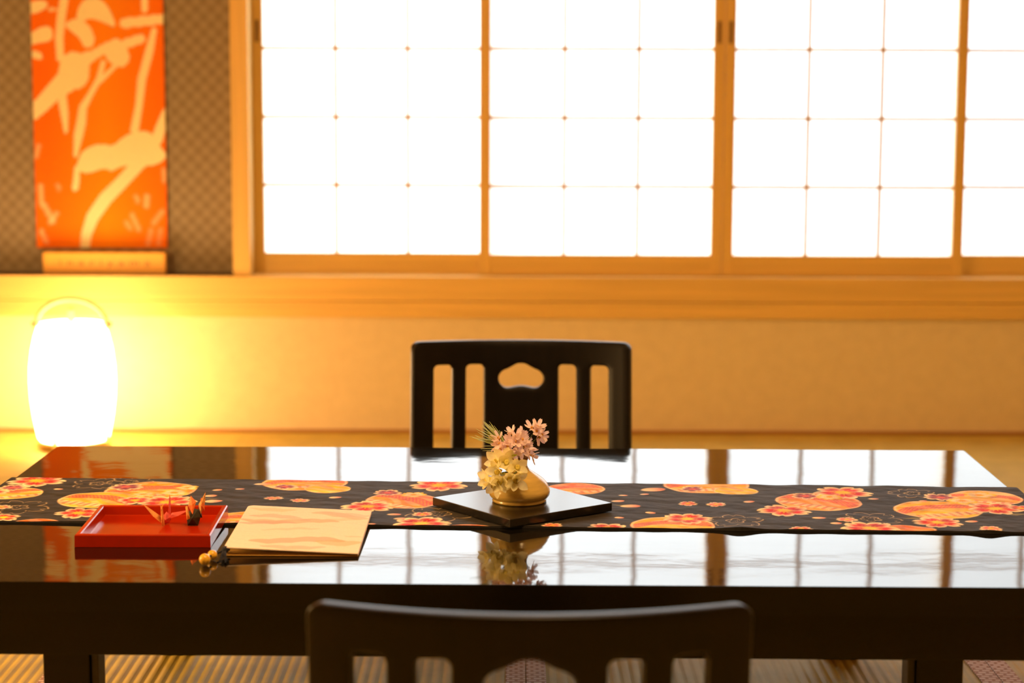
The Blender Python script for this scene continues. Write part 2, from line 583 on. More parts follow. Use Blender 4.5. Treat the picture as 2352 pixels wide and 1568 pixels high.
def blend(col, mask, c, alpha=1.0):
    mm = (np.clip(mask, 0, 1) * alpha)[..., None]
    return col * (1 - mm) + np.asarray(c) * mm


def stroke(col, pts, widths, c=cream, alpha=1.0, soft=0.0022):
    P_ = [T(*p) for p in pts]
    W_ = [q / 2.3065 * 0.001178 / 2 for q in widths]
    m_ = np.zeros(U.shape)
    for (a, b, wa, wb) in zip(P_[:-1], P_[1:], W_[:-1], W_[1:]):
        dx, dz = b[0] - a[0], b[1] - a[1]
        t = np.clip(((U - a[0]) * dx + (V - a[1]) * dz) / (dx * dx + dz * dz + 1e-12), 0, 1)
        d = np.hypot(U - a[0] - t * dx, V - a[1] - t * dz) - (wa + (wb - wa) * t)
        d += 0.0012 * np.sin(V * 420 + U * 150)
        m_ = np.maximum(m_, np.clip(0.5 - d / soft, 0, 1))
    return blend(col, m_, c, alpha)


def poly(col, pts, c=cream, alpha=1.0):
    # round the outline once, then fill
    p = [T(*q) for q in pts]
    for _ in range(2):
        n_ = []
        for a, b in zip(p, p[1:] + p[:1]):
            n_ += [(a[0] * .75 + b[0] * .25, a[1] * .75 + b[1] * .25), (a[0] * .25 + b[0] * .75, a[1] * .25 + b[1] * .75)]
        p = n_
    return blend(col, inside(p, U, V).astype(float), c, alpha)


col = stroke(col, [(345, -560), (330, -380), (345, -200), (338, 0), (325, 80), (312, 200), (318, 310)], [40, 44, 46, 44, 46, 44, 40])
col = stroke(col, [(395, 355), (390, 390)], [160, 165])
col = stroke(col, [(350, 430), (280, 490), (220, 555), (165, 600)], [120, 90, 80, 80])
col = stroke(col, [(325, 500), (340, 600), (348, 695)], [50, 42, 20])
col = poly(col, [(400, 110), (420, 20), (485, -25), (560, 10), (600, 90), (618, 150), (550, 118), (480, 95), (430, 118)])
col = poly(col, [(335, 130), (400, 90), (470, 125), (505, 195), (495, 250), (445, 255), (425, 205), (375, 165)])
col = poly(col, [(150, 5), (255, 0), (245, 50), (150, 85)])
col = poly(col, [(150, 190), (210, 140), (275, 140), (280, 218), (200, 228), (150, 245)])
col = stroke(col, [(180, 290), (205, 298)], [40, 38])
col = stroke(col, [(265, 48), (300, 52)], [22, 10], alpha=.8)
col = stroke(col, [(660, 122), (880, 98)], [52, 52])
col = stroke(col, [(758, -300), (762, -100), (765, 48)], [38, 36, 34])
col = stroke(col, [(665, 232), (745, 205)], [50, 48])
col = stroke(col, [(440, 320), (500, 290), (560, 255), (620, 225)], [80, 50, 50, 44])
col = stroke(col, [(615, 275), (630, 300)], [120, 110])
col = stroke(col, [(548, 330), (525, 420), (480, 500), (440, 570), (430, 650), (415, 720), (400, 825)], [26, 30, 30, 42, 50, 48, 20])
col = stroke(col, [(610, 350), (530, 430)], [20, 26])
col = stroke(col, [(815, 160), (790, 270), (750, 420), (735, 560), (712, 690)], [30, 44, 44, 38, 44])
col = stroke(col, [(885, 600), (850, 680), (830, 740)], [56, 56, 60])
col = poly(col, [(400, 895), (430, 800), (520, 758), (605, 775), (650, 725), (720, 695), (800, 695), (850, 780), (895, 830),
                 (820, 878), (740, 880), (650, 875), (590, 912), (560, 885), (460, 925)])
col = stroke(col, [(740, 860), (640, 970), (560, 1050), (490, 1150), (458, 1240), (448, 1330)], [70, 66, 70, 66, 54, 50])
col = stroke(col, [(408, 890), (404, 960), (398, 995)], [28, 34, 34])
for pts, wd, al in (([(215, 985), (220, 1080)], 24, .5), ([(235, 1090), (280, 1170)], 30, .45), ([(300, 1130), (265, 1180)], 24, .4),
                    ([(205, 770), (190, 830)], 22, .45), ([(220, 1225), (245, 1280)], 26, .4), ([(305, 980), (312, 1000)], 22, .35),
                    ([(778, 1040), (775, 1090)], 30, .45), ([(720, 1040), (730, 1065)], 24, .35),
                    ([(700, 1140), (735, 1215)], 26, .35), ([(670, 1180), (690, 1210)], 26, .3),
                    ([(860, 1120), (815, 1180)], 30, .3), ([(800, 1220), (785, 1290)], 28, .3), ([(850, 1220), (840, 1290)], 30, .25),
                    ([(868, 900), (872, 960)], 24, .45)):
    col = stroke(col, pts, [wd] * len(pts), alpha=al, soft=0.006)
# cross continuation above, repeating the same dyed motifs
for dy in (-620,):
    col = stroke(col, [(200, dy + 60), (340, dy + 20), (480, dy + 70)], [60, 90, 50])
    col = stroke(col, [(620, dy + 200), (760, dy + 320), (860, dy + 300)], [60, 110, 60])
    col = poly(col, [(420, dy + 380), (520, dy + 300), (640, dy + 340), (700, dy + 430), (560, dy + 430)])
Yc = YT + 0.0035 * np.sin((U - TX0) * 26) * np.clip((V - TZ0) * 3, 0.2, 1)
m_cloth = mat('dyed_cotton', rough=0.85, spec=0.2, vcol='print', noise=((260, 260, 260), 0.05, 2),
              bump=[((1500, 1500, 1500), 0.0001)])
tap = thing('hanging_cloth', ((TX0 + TX1) / 2, YT, TZ0), 'orange cotton wall hanging with pale branch and leaf print', 'wall hanging')
o = add('cloth', grid_mesh('cloth', np.stack([U - (TX0 + TX1) / 2, Yc - YT, V - TZ0], -1), m_cloth, col), tap)
md = o.modifiers.new('thickness', 'SOLIDIFY')
md.thickness = 0.001
pts = [(-0.20, 0, TZ1 - TZ0), (0.20, 0, TZ1 - TZ0)]
add('hanging_rod', tube_mesh('hanging_rod', pts, 0.006, m_peg, 10), tap)
add('hanging_cord', tube_mesh('hanging_cord', [(-0.19, 0, TZ1 - TZ0 + .005), (0, 0.0, TZ1 - TZ0 + 0.10), (0.19, 0, TZ1 - TZ0 + .005)],
                              0.0015, m_peg, 6), tap)

# wooden name plaque on the ledge in front of the cloth
pq = thing('name_plaque', (-1.0995, YW + 0.016, 0.4276), 'low wooden name plaque with small dark letters on the ledge', 'plaque')
m_plq = mat('amber_plaque_wood', srgb(246, 178, 62), 0.45, noise=((2.5, 60, 60), 0.07, 2))
box('board', -0.1645, 0.1645, 0, 0.022, 0, 0.0565, m_plq, pq, 0.002, 2)
m_ink = mat('faded_ink', srgb(150, 98, 44), 0.8, noise=((200, 200, 200), 0.2, 2))
fc = bpy.data.curves.new('lettering', 'FONT')
fc.body = 'inariyama'
fc.size = 0.024
fc.align_x = 'CENTER'
fc.space_character = 1.72
fc.extrude = 0.0003
fo = bpy.data.objects.new('lettering_curve', fc)
C.objects.link(fo)
dg = bpy.context.evaluated_depsgraph_get()
lm = bpy.data.meshes.new_from_object(fo.evaluated_get(dg))
bpy.data.objects.remove(fo)
lm.name = 'lettering'
lm.materials.clear()
lm.materials.append(m_ink)
xs = [v.co.x for v in lm.vertices]
k = 0.244 / (max(xs) - min(xs))
for v in lm.vertices:
    v.co.x = (v.co.x - (max(xs) + min(xs)) / 2) * k
add('lettering', lm, pq, (0.002, -0.0003, 0.021), (math.pi / 2, 0, 0))

# ------------------------------------------------------------------ low table
TC, TR, TW, TD, TH = Vector((-0.0068, 2.826, 0)), math.radians(-0.55), 1.516, 0.922, 0.33
tbl = thing('low_table', TC, 'long low black lacquered dining table with glossy top', 'table', TR)
box('table_top', -TW / 2, TW / 2, -TD / 2, TD / 2, 0.2935, TH, m_lacquer, tbl)
for sx, sy in ((0, -1), (0, 1), (-1, 0), (1, 0)):
    ex, ey = (TW / 2 - 0.003, 0.0012) if sx == 0 else (0.0012, TD / 2 - 0.003)
    cx_, cy_ = sx * TW / 2, sy * TD / 2
    box('edge_dulling_strip', cx_ - ex, cx_ + ex, cy_ - ey, cy_ + ey, 0.2932, TH - 0.0002, m_dark, tbl)  # added dark strips, keep the table edges from mirroring the lit floor
ax, ay = TW / 2 - 0.02, TD / 2 - 0.02
box('apron', -ax, ax, -ay, -ay + 0.022, 0.2325, 0.2915, m_dark, tbl, 0.0015)
box('apron', -ax, ax, ay - 0.022, ay, 0.2325, 0.2915, m_dark, tbl, 0.0015)
box('apron', -ax, -ax + 0.022, -ay + 0.022, ay - 0.022, 0.2325, 0.2915, m_dark, tbl, 0.0015)
box('apron', ax - 0.022, ax, -ay + 0.022, ay - 0.022, 0.2325, 0.2915, m_dark, tbl, 0.0015)
box('cleat', -ax + 0.03, ax - 0.03, -ay + 0.024, ay - 0.024, 0.288, 0.2935, m_dark, tbl)
for s in (-1, 1):
    for yy in (-ay + 0.027, ay - 0.027 - 0.055):
        lg = box('leg', min(s * 0.516, s * 0.574), max(s * 0.516, s * 0.574), yy, yy + 0.055, 0.0, 0.288, m_dark, tbl, 0.002)
        a, b = sorted((s * 0.5065, s * 0.5155))
        box('hinge_plate', a, b, yy + 0.008, yy + 0.047, 0.06, 0.285, m_metal, lg, 0.001, 1)

# ------------------------------------------------------------------ table runner with printed blossoms
RA = math.radians(-1.85)
ca, sa = math.cos(RA), math.sin(RA)
RO = Vector((-0.007, 2.8280))           # cloth origin (centre of its strip over the table)
RZ = TH + 0.0033
ns, ntt = 1150, 190
L0, L1, TW_ = -0.905, 0.895, 0.3055
s_, t_ = np.meshgrid(np.linspace(L0, L1, ns), np.linspace(-TW_ / 2, TW_ / 2, ntt), indexing='ij')


def RT(px, py):
    p = on_z(px, py, RZ)
    dx, dy = p.x - RO.x, p.y - RO.y
    return dx * ca + dy * sa, -dx * sa + dy * ca


bg = np.array(srgb(50, 45, 38))
rc = np.ones(s_.shape + (3,)) * bg
RED, ORG, YEL, PEA, PNK, GLD, PUR = (np.array(srgb(*c)) for c in (
    (216, 22, 34), (250, 168, 26), (255, 208, 48), (255, 228, 186), (242, 104, 104), (216, 184, 136), (150, 50, 90)))


def field(px, py):
    a, b = RT(px, py)
    return s_ - a, t_ - b


def paint(mask, c, al=1.0):
    global rc
    rc = blend(rc, mask, c, al)


def edge(d, sft=0.0013):
    return np.clip(0.5 - d / sft, 0, 1)


def flower(px, py, r, rot=0.0, tip=PEA, mid=RED, core=YEL):
    x, y = field(px, py)
    q = np.hypot(x, y)
    th = np.arctan2(y, x) + rot
    lob = np.abs(np.cos(2.5 * th))
    R = r * (0.58 + 0.42 * lob ** 0.55) * (1 - 0.16 * np.clip((lob - 0.965) / 0.035, 0, 1))
    m_ = edge(q - R)
    paint(m_, tip)
    f_ = np.clip((R * 0.90 - q) / (R * 0.26), 0, 1) * (0.72 + 0.28 * lob)
    paint(m_ * f_, mid)
    paint(edge(q - 0.24 * r, 0.12 * r), core)
    ray_ = (np.cos(15 * th) > 0.7) & (q < 0.42 * r) & (q > 0.2 * r)
    paint(ray_.astype(float), core, 0.7)


def ball(px, py, r, rot=0.0, sx=1.0, c0=YEL, c1=ORG, band=True):
    x, y = field(px, py)
    u = x * math.cos(rot) + y * math.sin(rot)
    v = -x * math.sin(rot) + y * math.cos(rot)
    q = np.hypot(u / sx, v)
    m_ = edge(q - r)
    paint(m_, c0)
    paint(m_ * np.clip(0.5 + v / (1.4 * r), 0, 1), c1, 0.6)
    paint(m_ * (np.sin(u * 95 + 3 * np.sin(v * 70)) * np.sin(v * 110 + 2 * np.sin(u * 60)) > 0.3), PEA, 0.3)
    paint(m_ * (np.sin(u * 80 + 1.7) * np.sin(v * 120 + 2.6 * np.sin(u * 50)) > 0.5), PNK, 0.35)
    if band:
        bnd = np.clip(1 - np.abs(v - 0.35 * r + 6 * u * u) / (0.20 * r), 0, 1)
        paint(m_ * (bnd > 0), PNK * 0.6 + RED * 0.4, 0.85)
        paint(m_ * (bnd > 0.2) * (np.sin(u * 900) * np.sin(v * 900) > 0.25), YEL, 0.5)
        bnd = np.clip(1 - np.abs(v + 0.55 * r) / (0.16 * r), 0, 1)
        paint(m_ * (bnd > 0), PEA, 0.7)
        paint(m_ * (bnd > 0) * (np.sin(u * 500) > 0.3), RED, 0.5)
    paint(np.clip(1 - np.abs(q - r * 0.97) / (0.05 * r), 0, 1) * m_, PEA, 0.8)


def outline(px, py, r, rot=0.0):
    x, y = field(px, py)
    q = np.hypot(x, y)
    th = np.arctan2(y, x) + rot
    lob = np.abs(np.cos(2.5 * th))
    R = r * (0.55 + 0.45 * lob ** 0.55) * (1 - 0.2 * np.clip((lob - 0.96) / 0.04, 0, 1))
    paint(edge(np.abs(q - R) - 0.0009, 0.0014), GLD, 0.9)
    R2 = r * (0.22 + 0.12 * lob)
    paint(edge(np.abs(q - R2) - 0.0008, 0.0014), GLD, 0.8)
    paint(((np.abs(np.sin(5 * th)) < 0.12) & (q < 0.3 * r)).astype(float), GLD, 0.7)


def petal(px, py, r, rot=0.0, c=PEA):
    x, y = field(px, py)
    u = x * math.cos(rot) + y * math.sin(rot)
    v = -x * math.sin(rot) + y * math.cos(rot)
    m_ = edge(np.hypot(u / 1.5, v) - r)
    paint(m_, c)
    paint(m_ * np.clip(0.5 + u / (2.2 * r), 0, 1), PNK, 0.7)


def leaf(px, py, r, rot=0.0):
    x, y = field(px, py)
    u = x * math.cos(rot) + y * math.sin(rot)
    v = -x * math.sin(rot) + y * math.cos(rot)
    paint(edge(np.abs(v) - 0.35 * (r - np.abs(u))), np.array(srgb(140, 128, 70)), 0.7)


# gold outline blossoms first, then balls, then blossoms over them
for a in ((42, 1164, .046, .3), (225, 1110, .040, 1.1), (300, 1105, .036, .2), (1010, 1180, .050, .2), (1690, 1196, .040, .9),
          (2000, 1191, .044, .4), (2095, 1133, .036, .8), (-60, 1150, .03, .2)):
    outline(*a)
for a in ((195, 1176, .018, .4), (2100, 1190, .018, .3), (1432, 1160, .018, 2.8), (2330, 1180, .022, .2), (480, 1146, .016, .5)):
    leaf(*a)
ball(30, 1132, .043, .5)
ball(345, 1126, .064, .3, 1.05, ORG)
ball(228, 1148, .057, -.45, 1.06)
ball(700, 1108, .060, .2, 1.08, ORG, YEL)
ball(752, 1122, .030, .1, 1.15, YEL, YEL, False)
ball(925, 1150, .052, -.7, 1.05, ORG, PNK)
ball(560, 1190, .045, .2)
ball(1322, 1122, .042, .3, 1.05, ORG, PNK)
ball(1545, 1206, .055, .1, 1.05)
ball(1622, 1114, .060, .2, 1.08, ORG, YEL)
ball(1690, 1127, .030, -.2, 1.1, YEL, YEL, False)
ball(1880, 1152, .060, -.6, 1.05, ORG, PNK)
ball(2155, 1170, .060, .35, 1.06)
ball(2262, 1143, .052, -.3, 1.05, ORG, PEA)
ball(80, 1200, .024, 0, 1.4, ORG, RED, False)
ball(1078, 1212, .020, 0, 1.8, ORG, RED, False)
ball(2080, 1216, .026, 0, 1.6, ORG, RED, False)
# fuller blossoms
for a in ((85, 1104, .046, .2), (8, 1188, .024, .7), (180, 1178, .034, .5), (385, 1152, .044, .1), (310, 1148, .026, .6),
          (1008, 1114, .045, .3), (845, 1163, .040, .5), (968, 1201, .042, .1), (1395, 1212, .032, .4), (1578, 1190, .036, .1),
          (1935, 1131, .046, .3), (1802, 1172, .040, .5), (2285, 1167, .042, .2), (2155, 1199, .036, .6), (1998, 1212, .042, .3),
          (2345, 1166, .02, .3), (1840, 1214, .017, .4), (2275, 1216, .016, .4), (-30, 1128, .034, .1)):
    flower(*a)
for a in ((290, 1118, .027, .3), (2160, 1141, .027, .2), (30, 1119, .022, .2), (655, 1118, .020, .4), (1590, 1122, .020, .4),
          (890, 1131, .022, .1), (1850, 1139, .022, .2)):
    flower(*a, tip=PEA, mid=PUR, core=PNK)
for a in ((400, 1131, .024, .3), (330, 1134, .020, .6), (950, 1135, .020, .2), (2210, 1150, .024, .4), (1905, 1142, .02, .5),
          (2250, 1136, .026, .1), (430, 1120, .018, .6)):
    flower(*a, tip=YEL, mid=PEA, core=ORG)
for a in ((629, 1143.5, .0150, .3), (689, 1148.5, .0150, .7), (970, 1180, .0150, .2), (1268, 1206, .0150, .5), (1580, 1156, .0145, .3),
          (1645, 1158, .0150, .6), (1945, 1193, .016, .2), (3, 1164, .016, .1), (2275, 1214, .016, .3)):
    flower(*a, mid=PNK)
for a in ((134, 1122, .0042), (499, 1125.5, .0046, .3), (551, 1122.5, .0046, .5), (483, 1138, .0062, .4), (490, 1151, .0085, .2),
          (603, 1111, .0085, 0), (770, 1142.5, .006, .3), (905, 1180.5, .0065, .2), (918, 1190, .0055, .2), (852, 1203, .004),
          (1431, 1137, .0042), (1480, 1135, .0042, .2), (1419, 1150, .0062, .3), (1448, 1162, .0095, -.2), (1494, 1177, .0048, -.4),
          (1422, 1188, .0045, -.5), (1500, 1124, .012, .1), (1720, 1152, .0055, .5), (1881, 1190, .0065, .3), (1920, 1201, .005),
          (2006, 1146, .0048), (2231, 1196, .006, .3), (2120, 1150, .004, .2)):
    petal(*a)

# drape: flat over the table, hanging past both ends
fold = 0.764
r_ = 0.006
px_ = np.empty_like(s_)
pz_ = np.empty_like(s_)
aa = np.abs(s_) - fold
flat = aa <= 0
ang = np.clip(aa / r_, 0, math.pi / 2)
px_ = np.where(flat, np.abs(s_), fold + r_ * np.sin(ang))
pz_ = np.where(flat, 0.0, -r_ * (1 - np.cos(ang)) - np.maximum(aa - r_ * math.pi / 2, 0))
px_ = np.sign(s_) * px_
wr = (0.0006 * np.sin(s_ * 31 + 3 * np.sin(t_ * 21)) * np.sin(t_ * 37 + 2.1 * np.sin(s_ * 17))
      + 0.0005 * np.sin(s_ * 74 + t_ * 60) * np.sin(t_ * 90 - s_ * 23))
bumpy = 0.0034 * np.exp(-((s_ - RT(1695, 1212)[0]) / 0.022) ** 2 - ((t_ + TW_ / 2) / 0.02) ** 2) \
    + 0.0030 * np.exp(-((s_ - RT(2275, 1222)[0]) / 0.020) ** 2 - ((t_ + TW_ / 2) / 0.02) ** 2)
wr = np.maximum(wr, -0.0006) + bumpy
tt = t_ - bumpy * 1.4
X = RO.x + px_ * ca - tt * sa
Y = RO.y + px_ * sa + tt * ca
Z = RZ + pz_ + np.where(flat, wr, 0)
P = np.stack([X - RO.x, Y - RO.y, Z - TH], -1)
m_run = mat('printed_silk', rough=0.7, spec=0.2, vcol='print', sheen=0.03, noise=((38, 46, 38), 0.30, 5),
            bump=[((700, 700, 700), 0.0002), ((45, 60, 45), 0.0022)])
m_hem = mat('black_lining', (0.012, 0.011, 0.010), 0.8, noise=((200, 200, 200), 0.2, 2))
run = thing('table_runner', (RO.x, RO.y, TH), 'dark cloth table runner printed with orange and red blossoms', 'table runner')
add('cloth', grid_mesh('cloth', P, m_run, rc), run)
# lining below the printed face, with visible thickness at the long hems
Pb = P[::6].copy()
nrm = np.where(flat[::6], 0, 1)
Pb2 = Pb.copy()
Pb2[..., 2] -= np.where(nrm == 0, 0.0030 + np.where(flat, wr, 0)[::6] * 0.95, 0)
Pb2[..., 0] -= nrm * np.sign(s_[::6]) * 0.0016
k = Pb.shape[0]
hv, hf = [], []
for ed in (0, -1):
    b0 = len(hv)
    for i in range(k):
        hv.append(tuple(Pb[i, ed]))
        hv.append(tuple(Pb2[i, ed]))
    hf += [(b0 + 2 * i, b0 + 2 * i + 2, b0 + 2 * i + 3, b0 + 2 * i + 1) for i in range(k - 1)]
add('hem', mesh('hem', hv, hf, m_hem), run)
add('lining', grid_mesh('lining', Pb2[:, ::10] if (ntt - 1) % 10 == 0 else Pb2[:, np.linspace(0, ntt - 1, 20).astype(int)], m_hem), run)

# ------------------------------------------------------------------ legless chairs
def rounded(pts, it=2):
    for _ in range(it):
        n_ = []
        for a, b in zip(pts, pts[1:] + pts[:1]):
            n_ += [(a[0] * .75 + b[0] * .25, a[1] * .75 + b[1] * .25), (a[0] * .25 + b[0] * .75, a[1] * .25 + b[1] * .75)]
        pts = n_
    return pts


def rrect(x0, x1, y0, y1, r, n=5):
    p = []
    for cx_, cy_, a0 in ((x1 - r, y0 + r, -90), (x1 - r, y1 - r, 0), (x0 + r, y1 - r, 90), (x0 + r, y0 + r, 180)):
        for i in range(n + 1):
            a = math.radians(a0 + 90 * i / n)
            p.append((cx_ + r * math.cos(a), cy_ + r * math.sin(a)))
    return p


def subdiv(loop, step=0.012):
    o_ = []
    for a, b in zip(loop, loop[1:] + loop[:1]):
        n_ = max(1, int(math.hypot(b[0] - a[0], b[1] - a[1]) / step))
        o_ += [(a[0] + (b[0] - a[0]) * i / n_, a[1] + (b[1] - a[1]) * i / n_) for i in range(n_)]
    return o_


REC, SAG, HWC, ZB = math.radians(11), 0.046, 0.2058, 0.03
ZTOPC = 0.4455
KC = 0.978
LV = (ZTOPC - ZB) / math.cos(REC)


def chair_back():
    outer = subdiv(rrect(-HWC, HWC, 0, LV, 0.014))
    holes = []
    for a, b in ((-0.170, -0.134), (-0.1075, -0.0725), (0.0725, 0.1075), (0.134, 0.170)):
        holes.append(subdiv(rrect(a * KC, b * KC, 0.095, LV - 0.046, 0.009, 4)))
    half = [(0, 314), (43, 320), (80, 342), (125, 366), (172, 384), (203, 418), (214, 458), (200, 505), (164, 542), (122, 551), (70, 540)]
    full = half + [(0, 528)] + [(-x, y) for x, y in half[1:]][::-1]
    cut = [(x * 0.000203, LV - (y - 96) * 0.000203) for x, y in full]
    holes.append(subdiv(rounded(cut, 1), 0.008))
    pts, eds = [], []
    for lp in [outer] + holes:
        b0 = len(pts)
        pts += lp
        eds += [(b0 + i, b0 + (i + 1) % len(lp)) for i in range(len(lp))]
    nb = len(pts)
    B_ = np.array(pts)
    for gx in np.arange(-HWC + 0.01, HWC, 0.0125):
        for gy in np.arange(0.01, LV, 0.0125):
            if np.min(np.hypot(B_[:, 0] - gx, B_[:, 1] - gy)) > 0.006:
                pts.append((gx, gy))
    v2, e2, f2, *_ = delaunay_2d_cdt([Vector(p) for p in pts], eds, [], 0, 1e-6)
    ctr = np.array([[sum(v2[i].x for i in f_) / 3, sum(v2[i].y for i in f_) / 3] for f_ in f2])
    ok = inside(outer, ctr[:, 0], ctr[:, 1])
    for h in holes:
        ok &= ~inside(h, ctr[:, 0], ctr[:, 1])
    tris = [f_ for f_, k_ in zip(f2, ok) if k_]

    def place(u, v, off):
        sl = -2 * SAG * u / HWC ** 2
        nl = math.hypot(sl, 1)
        y = SAG * (1 - (u / HWC) ** 2) + off / nl
        x = u - off * sl / nl
        return (x, y * math.cos(REC) + v * math.sin(REC), ZB + v * math.cos(REC) - (y - SAG * 0.5) * math.sin(REC) * 0.12)
    n = len(v2)
    th = 0.0175
    V_ = [place(v.x, v.y, 0) for v in v2] + [place(v.x, v.y, th) for v in v2]
    bm = bmesh.new()
    bv = [bm.verts.new(p) for p in V_]
    cnt = {}
    for t in tris:
        bm.faces.new([bv[i] for i in t])
        bm.faces.new([bv[i + n] for i in reversed(t)])
        for a, b in ((t[0], t[1]), (t[1], t[2]), (t[2], t[0])):
            kk = (min(a, b), max(a, b))
            cnt.setdefault(kk, []).append((a, b))
    for kk, l in cnt.items():
        if len(l) == 1:
            a, b = l[0]
            bm.faces.new([bv[b], bv[a], bv[a + n], bv[b + n]])
    bmesh.ops.delete(bm, geom=[v for v in bm.verts if not v.link_faces], context='VERTS')
    bmesh.ops.recalc_face_normals(bm, faces=bm.faces)
    rim = [e for e in bm.edges if len(e.link_faces) == 2 and e.calc_face_angle(0) > math.radians(60)]
    bmesh.ops.bevel(bm, geom=rim, offset=0.0032, segments=3, affect='EDGES', profile=0.5)
    for f_ in bm.faces:
        f_.smooth = True
    return bm_mesh('backrest', bm, m_chair, True)


def seat_mesh():
    nx, ny = 21, 17
    V_, F_ = [], []
    for lay in (0, 1):
        for i in range(nx):
            for j in range(ny):
                x = -0.195 + 0.39 * i / (nx - 1)
                y = 0.075 - 0.44 * j / (ny - 1)
                q = j / (ny - 1)
                z = 0.016 + 0.030 * math.exp(-((1 - q) * 3.2) ** 2) * 0.5 - 0.012 * (1 - (x / 0.195) ** 2) * (1 - q) * 0.4 + 0.006 * (1 - q)
                V_.append((x, y, z + (0.012 if lay == 0 else 0)))
    idx = lambda l, i, j: l * nx * ny + i * ny + j
    for i in range(nx - 1):
        for j in range(ny - 1):
            F_.append((idx(0, i, j), idx(0, i, j + 1), idx(0, i + 1, j + 1), idx(0, i + 1, j)))
            F_.append((idx(1, i, j), idx(1, i + 1, j), idx(1, i + 1, j + 1), idx(1, i, j + 1)))
    for i in range(nx - 1):
        for j in (0, ny - 1):
            F_.append((idx(0, i, j), idx(0, i + 1, j), idx(1, i + 1, j), idx(1, i, j)))
    for j in range(ny - 1):
        for i in (0, nx - 1):
            F_.append((idx(0, i, j), idx(0, i, j + 1), idx(1, i, j + 1), idx(1, i, j)))
    return mesh('seat', V_, F_, m_chair, False)


back_me, seat_me = chair_back(), seat_mesh()
skid_me = box_mesh('skid', -0.012, 0.012, -0.33, 0.06, 0.0, 0.020, m_chair, 0.002, 1)
top_off = LV * math.sin(REC)


def chair(loc, rz, label):
    t = thing('legless_chair', loc, label, 'chair', rz, 'legless floor chairs at the low table')
    add('backrest', back_me, t)
    add('seat', seat_me, t)
    for x in (-0.14, 0.14):
        add('skid', skid_me, t, (x, 0, 0))
    return t


chair((0.0176, 3.770 - top_off, 0), 0, 'dark lacquered floor chair facing the camera behind the table')
chair((0.0178, 1.853 + top_off, 0), math.pi, 'dark lacquered floor chair seen from behind in the foreground')

# ------------------------------------------------------------------ square board under the vase
PZ = RZ + 0.0012
pc = [on_z(997, 1143, PZ + .0118), on_z(1165, 1193, PZ + .0118), on_z(1402, 1153, PZ + .0118)]
pcen = (pc[0] + pc[2]) / 2
side = ((pc[1] - pc[0]).length + (pc[2] - pc[1]).length) / 2
d1 = pc[1] - pc[0]
d2 = pc[2] - pc[1]
prot = (math.atan2(d1.y, d1.x) + math.atan2(d2.y, d2.x) - math.pi / 2) / 2
pl = box('display_board', -side / 2, side / 2, -side / 2, side / 2, 0, 0.0118, m_plate, None, 0.0009, 2)
pl.location = (pcen.x, pcen.y, PZ)
pl.rotation_euler = (0, 0, prot)
tag(pl, 'square black wooden board set cornerwise under the flower vase', 'board')
VZ = PZ + 0.0118

# ------------------------------------------------------------------ vase
vb = on_z(1193, 1163.5, VZ)
VX, VY = vb.x, vb.y + 0.0385
m_glaze = mat('amber_glaze', srgb(206, 174, 94), 0.22, spec=0.5, coat=0.25, noise=((25, 25, 140), 0.16, 4),
              bump=[((12, 12, 420), 0.00025)])
m_neck = mat('dark_glaze', srgb(112, 80, 48), 0.25, noise=((80, 80, 80), 0.15, 3))
prof = [(0.0365, 0.0), (0.0385, 0.0010), (0.0389, 0.0030), (0.0380, 0.0042), (0.0381, 0.0050), (0.0405, 0.0068), (0.0425, 0.0095),
        (0.0435, 0.0130), (0.0437, 0.0160), (0.0432, 0.0186), (0.0424, 0.0198), (0.0416, 0.0222), (0.0402, 0.0252), (0.0380, 0.0284),
        (0.0350, 0.0316), (0.0314, 0.0346), (0.0272, 0.0376), (0.0228, 0.0406), (0.0186, 0.0432), (0.0152, 0.0456), (0.0126, 0.0486), (0.0114, 0.0525)]
vase = thing('flower_vase', (VX, VY, VZ), 'squat amber glazed ceramic bud vase on the black board', 'vase')
add('body', lathe_mesh('body', prof, m_glaze, 64), vase)
prof = [(0.0113, 0.0510), (0.0110, 0.0560), (0.0114, 0.0590), (0.0126, 0.0618), (0.0140, 0.0638), (0.0133, 0.0644), (0.0106, 0.0610), (0.0096, 0.0560), (0.0096, 0.0515)]
add('neck', lathe_mesh('neck', prof, m_neck, 40, caps=False), vase)


# ------------------------------------------------------------------ flowers
def V3(px, py, y):
    return on_y(px, py, y)


def petal_mesh(name, ln, wd, curl, m, notch=0.0, tipw=0.6):
    nu_, nv_ = 8, 5
    V_, F_ = [], []
    for lay in (0,):
        for i in range(nu_):
            q = i / (nu_ - 1)
            ww = wd * (math.sin(math.pi * min(1, q * 0.94 + 0.03)) ** tipw) * (0.55 + 0.45 * q)
            for j in range(nv_):
                r = (j / (nv_ - 1) - 0.5) * 2
                x = ln * q - notch * ln * (1 - abs(r)) * max(0, q - 0.8) / 0.2
                V_.append((x, r * ww, curl * ln * q * q + 0.25 * ww * r * r + (0.0003 if lay else 0)))
    idx = lambda l, i, j: l * nu_ * nv_ + i * nv_ + j
    for i in range(nu_ - 1):
        for j in range(nv_ - 1):
            F_.append((idx(0, i, j), idx(0, i, j + 1), idx(0, i + 1, j + 1), idx(0, i + 1, j)))
    return mesh(name, V_, F_, m, True)


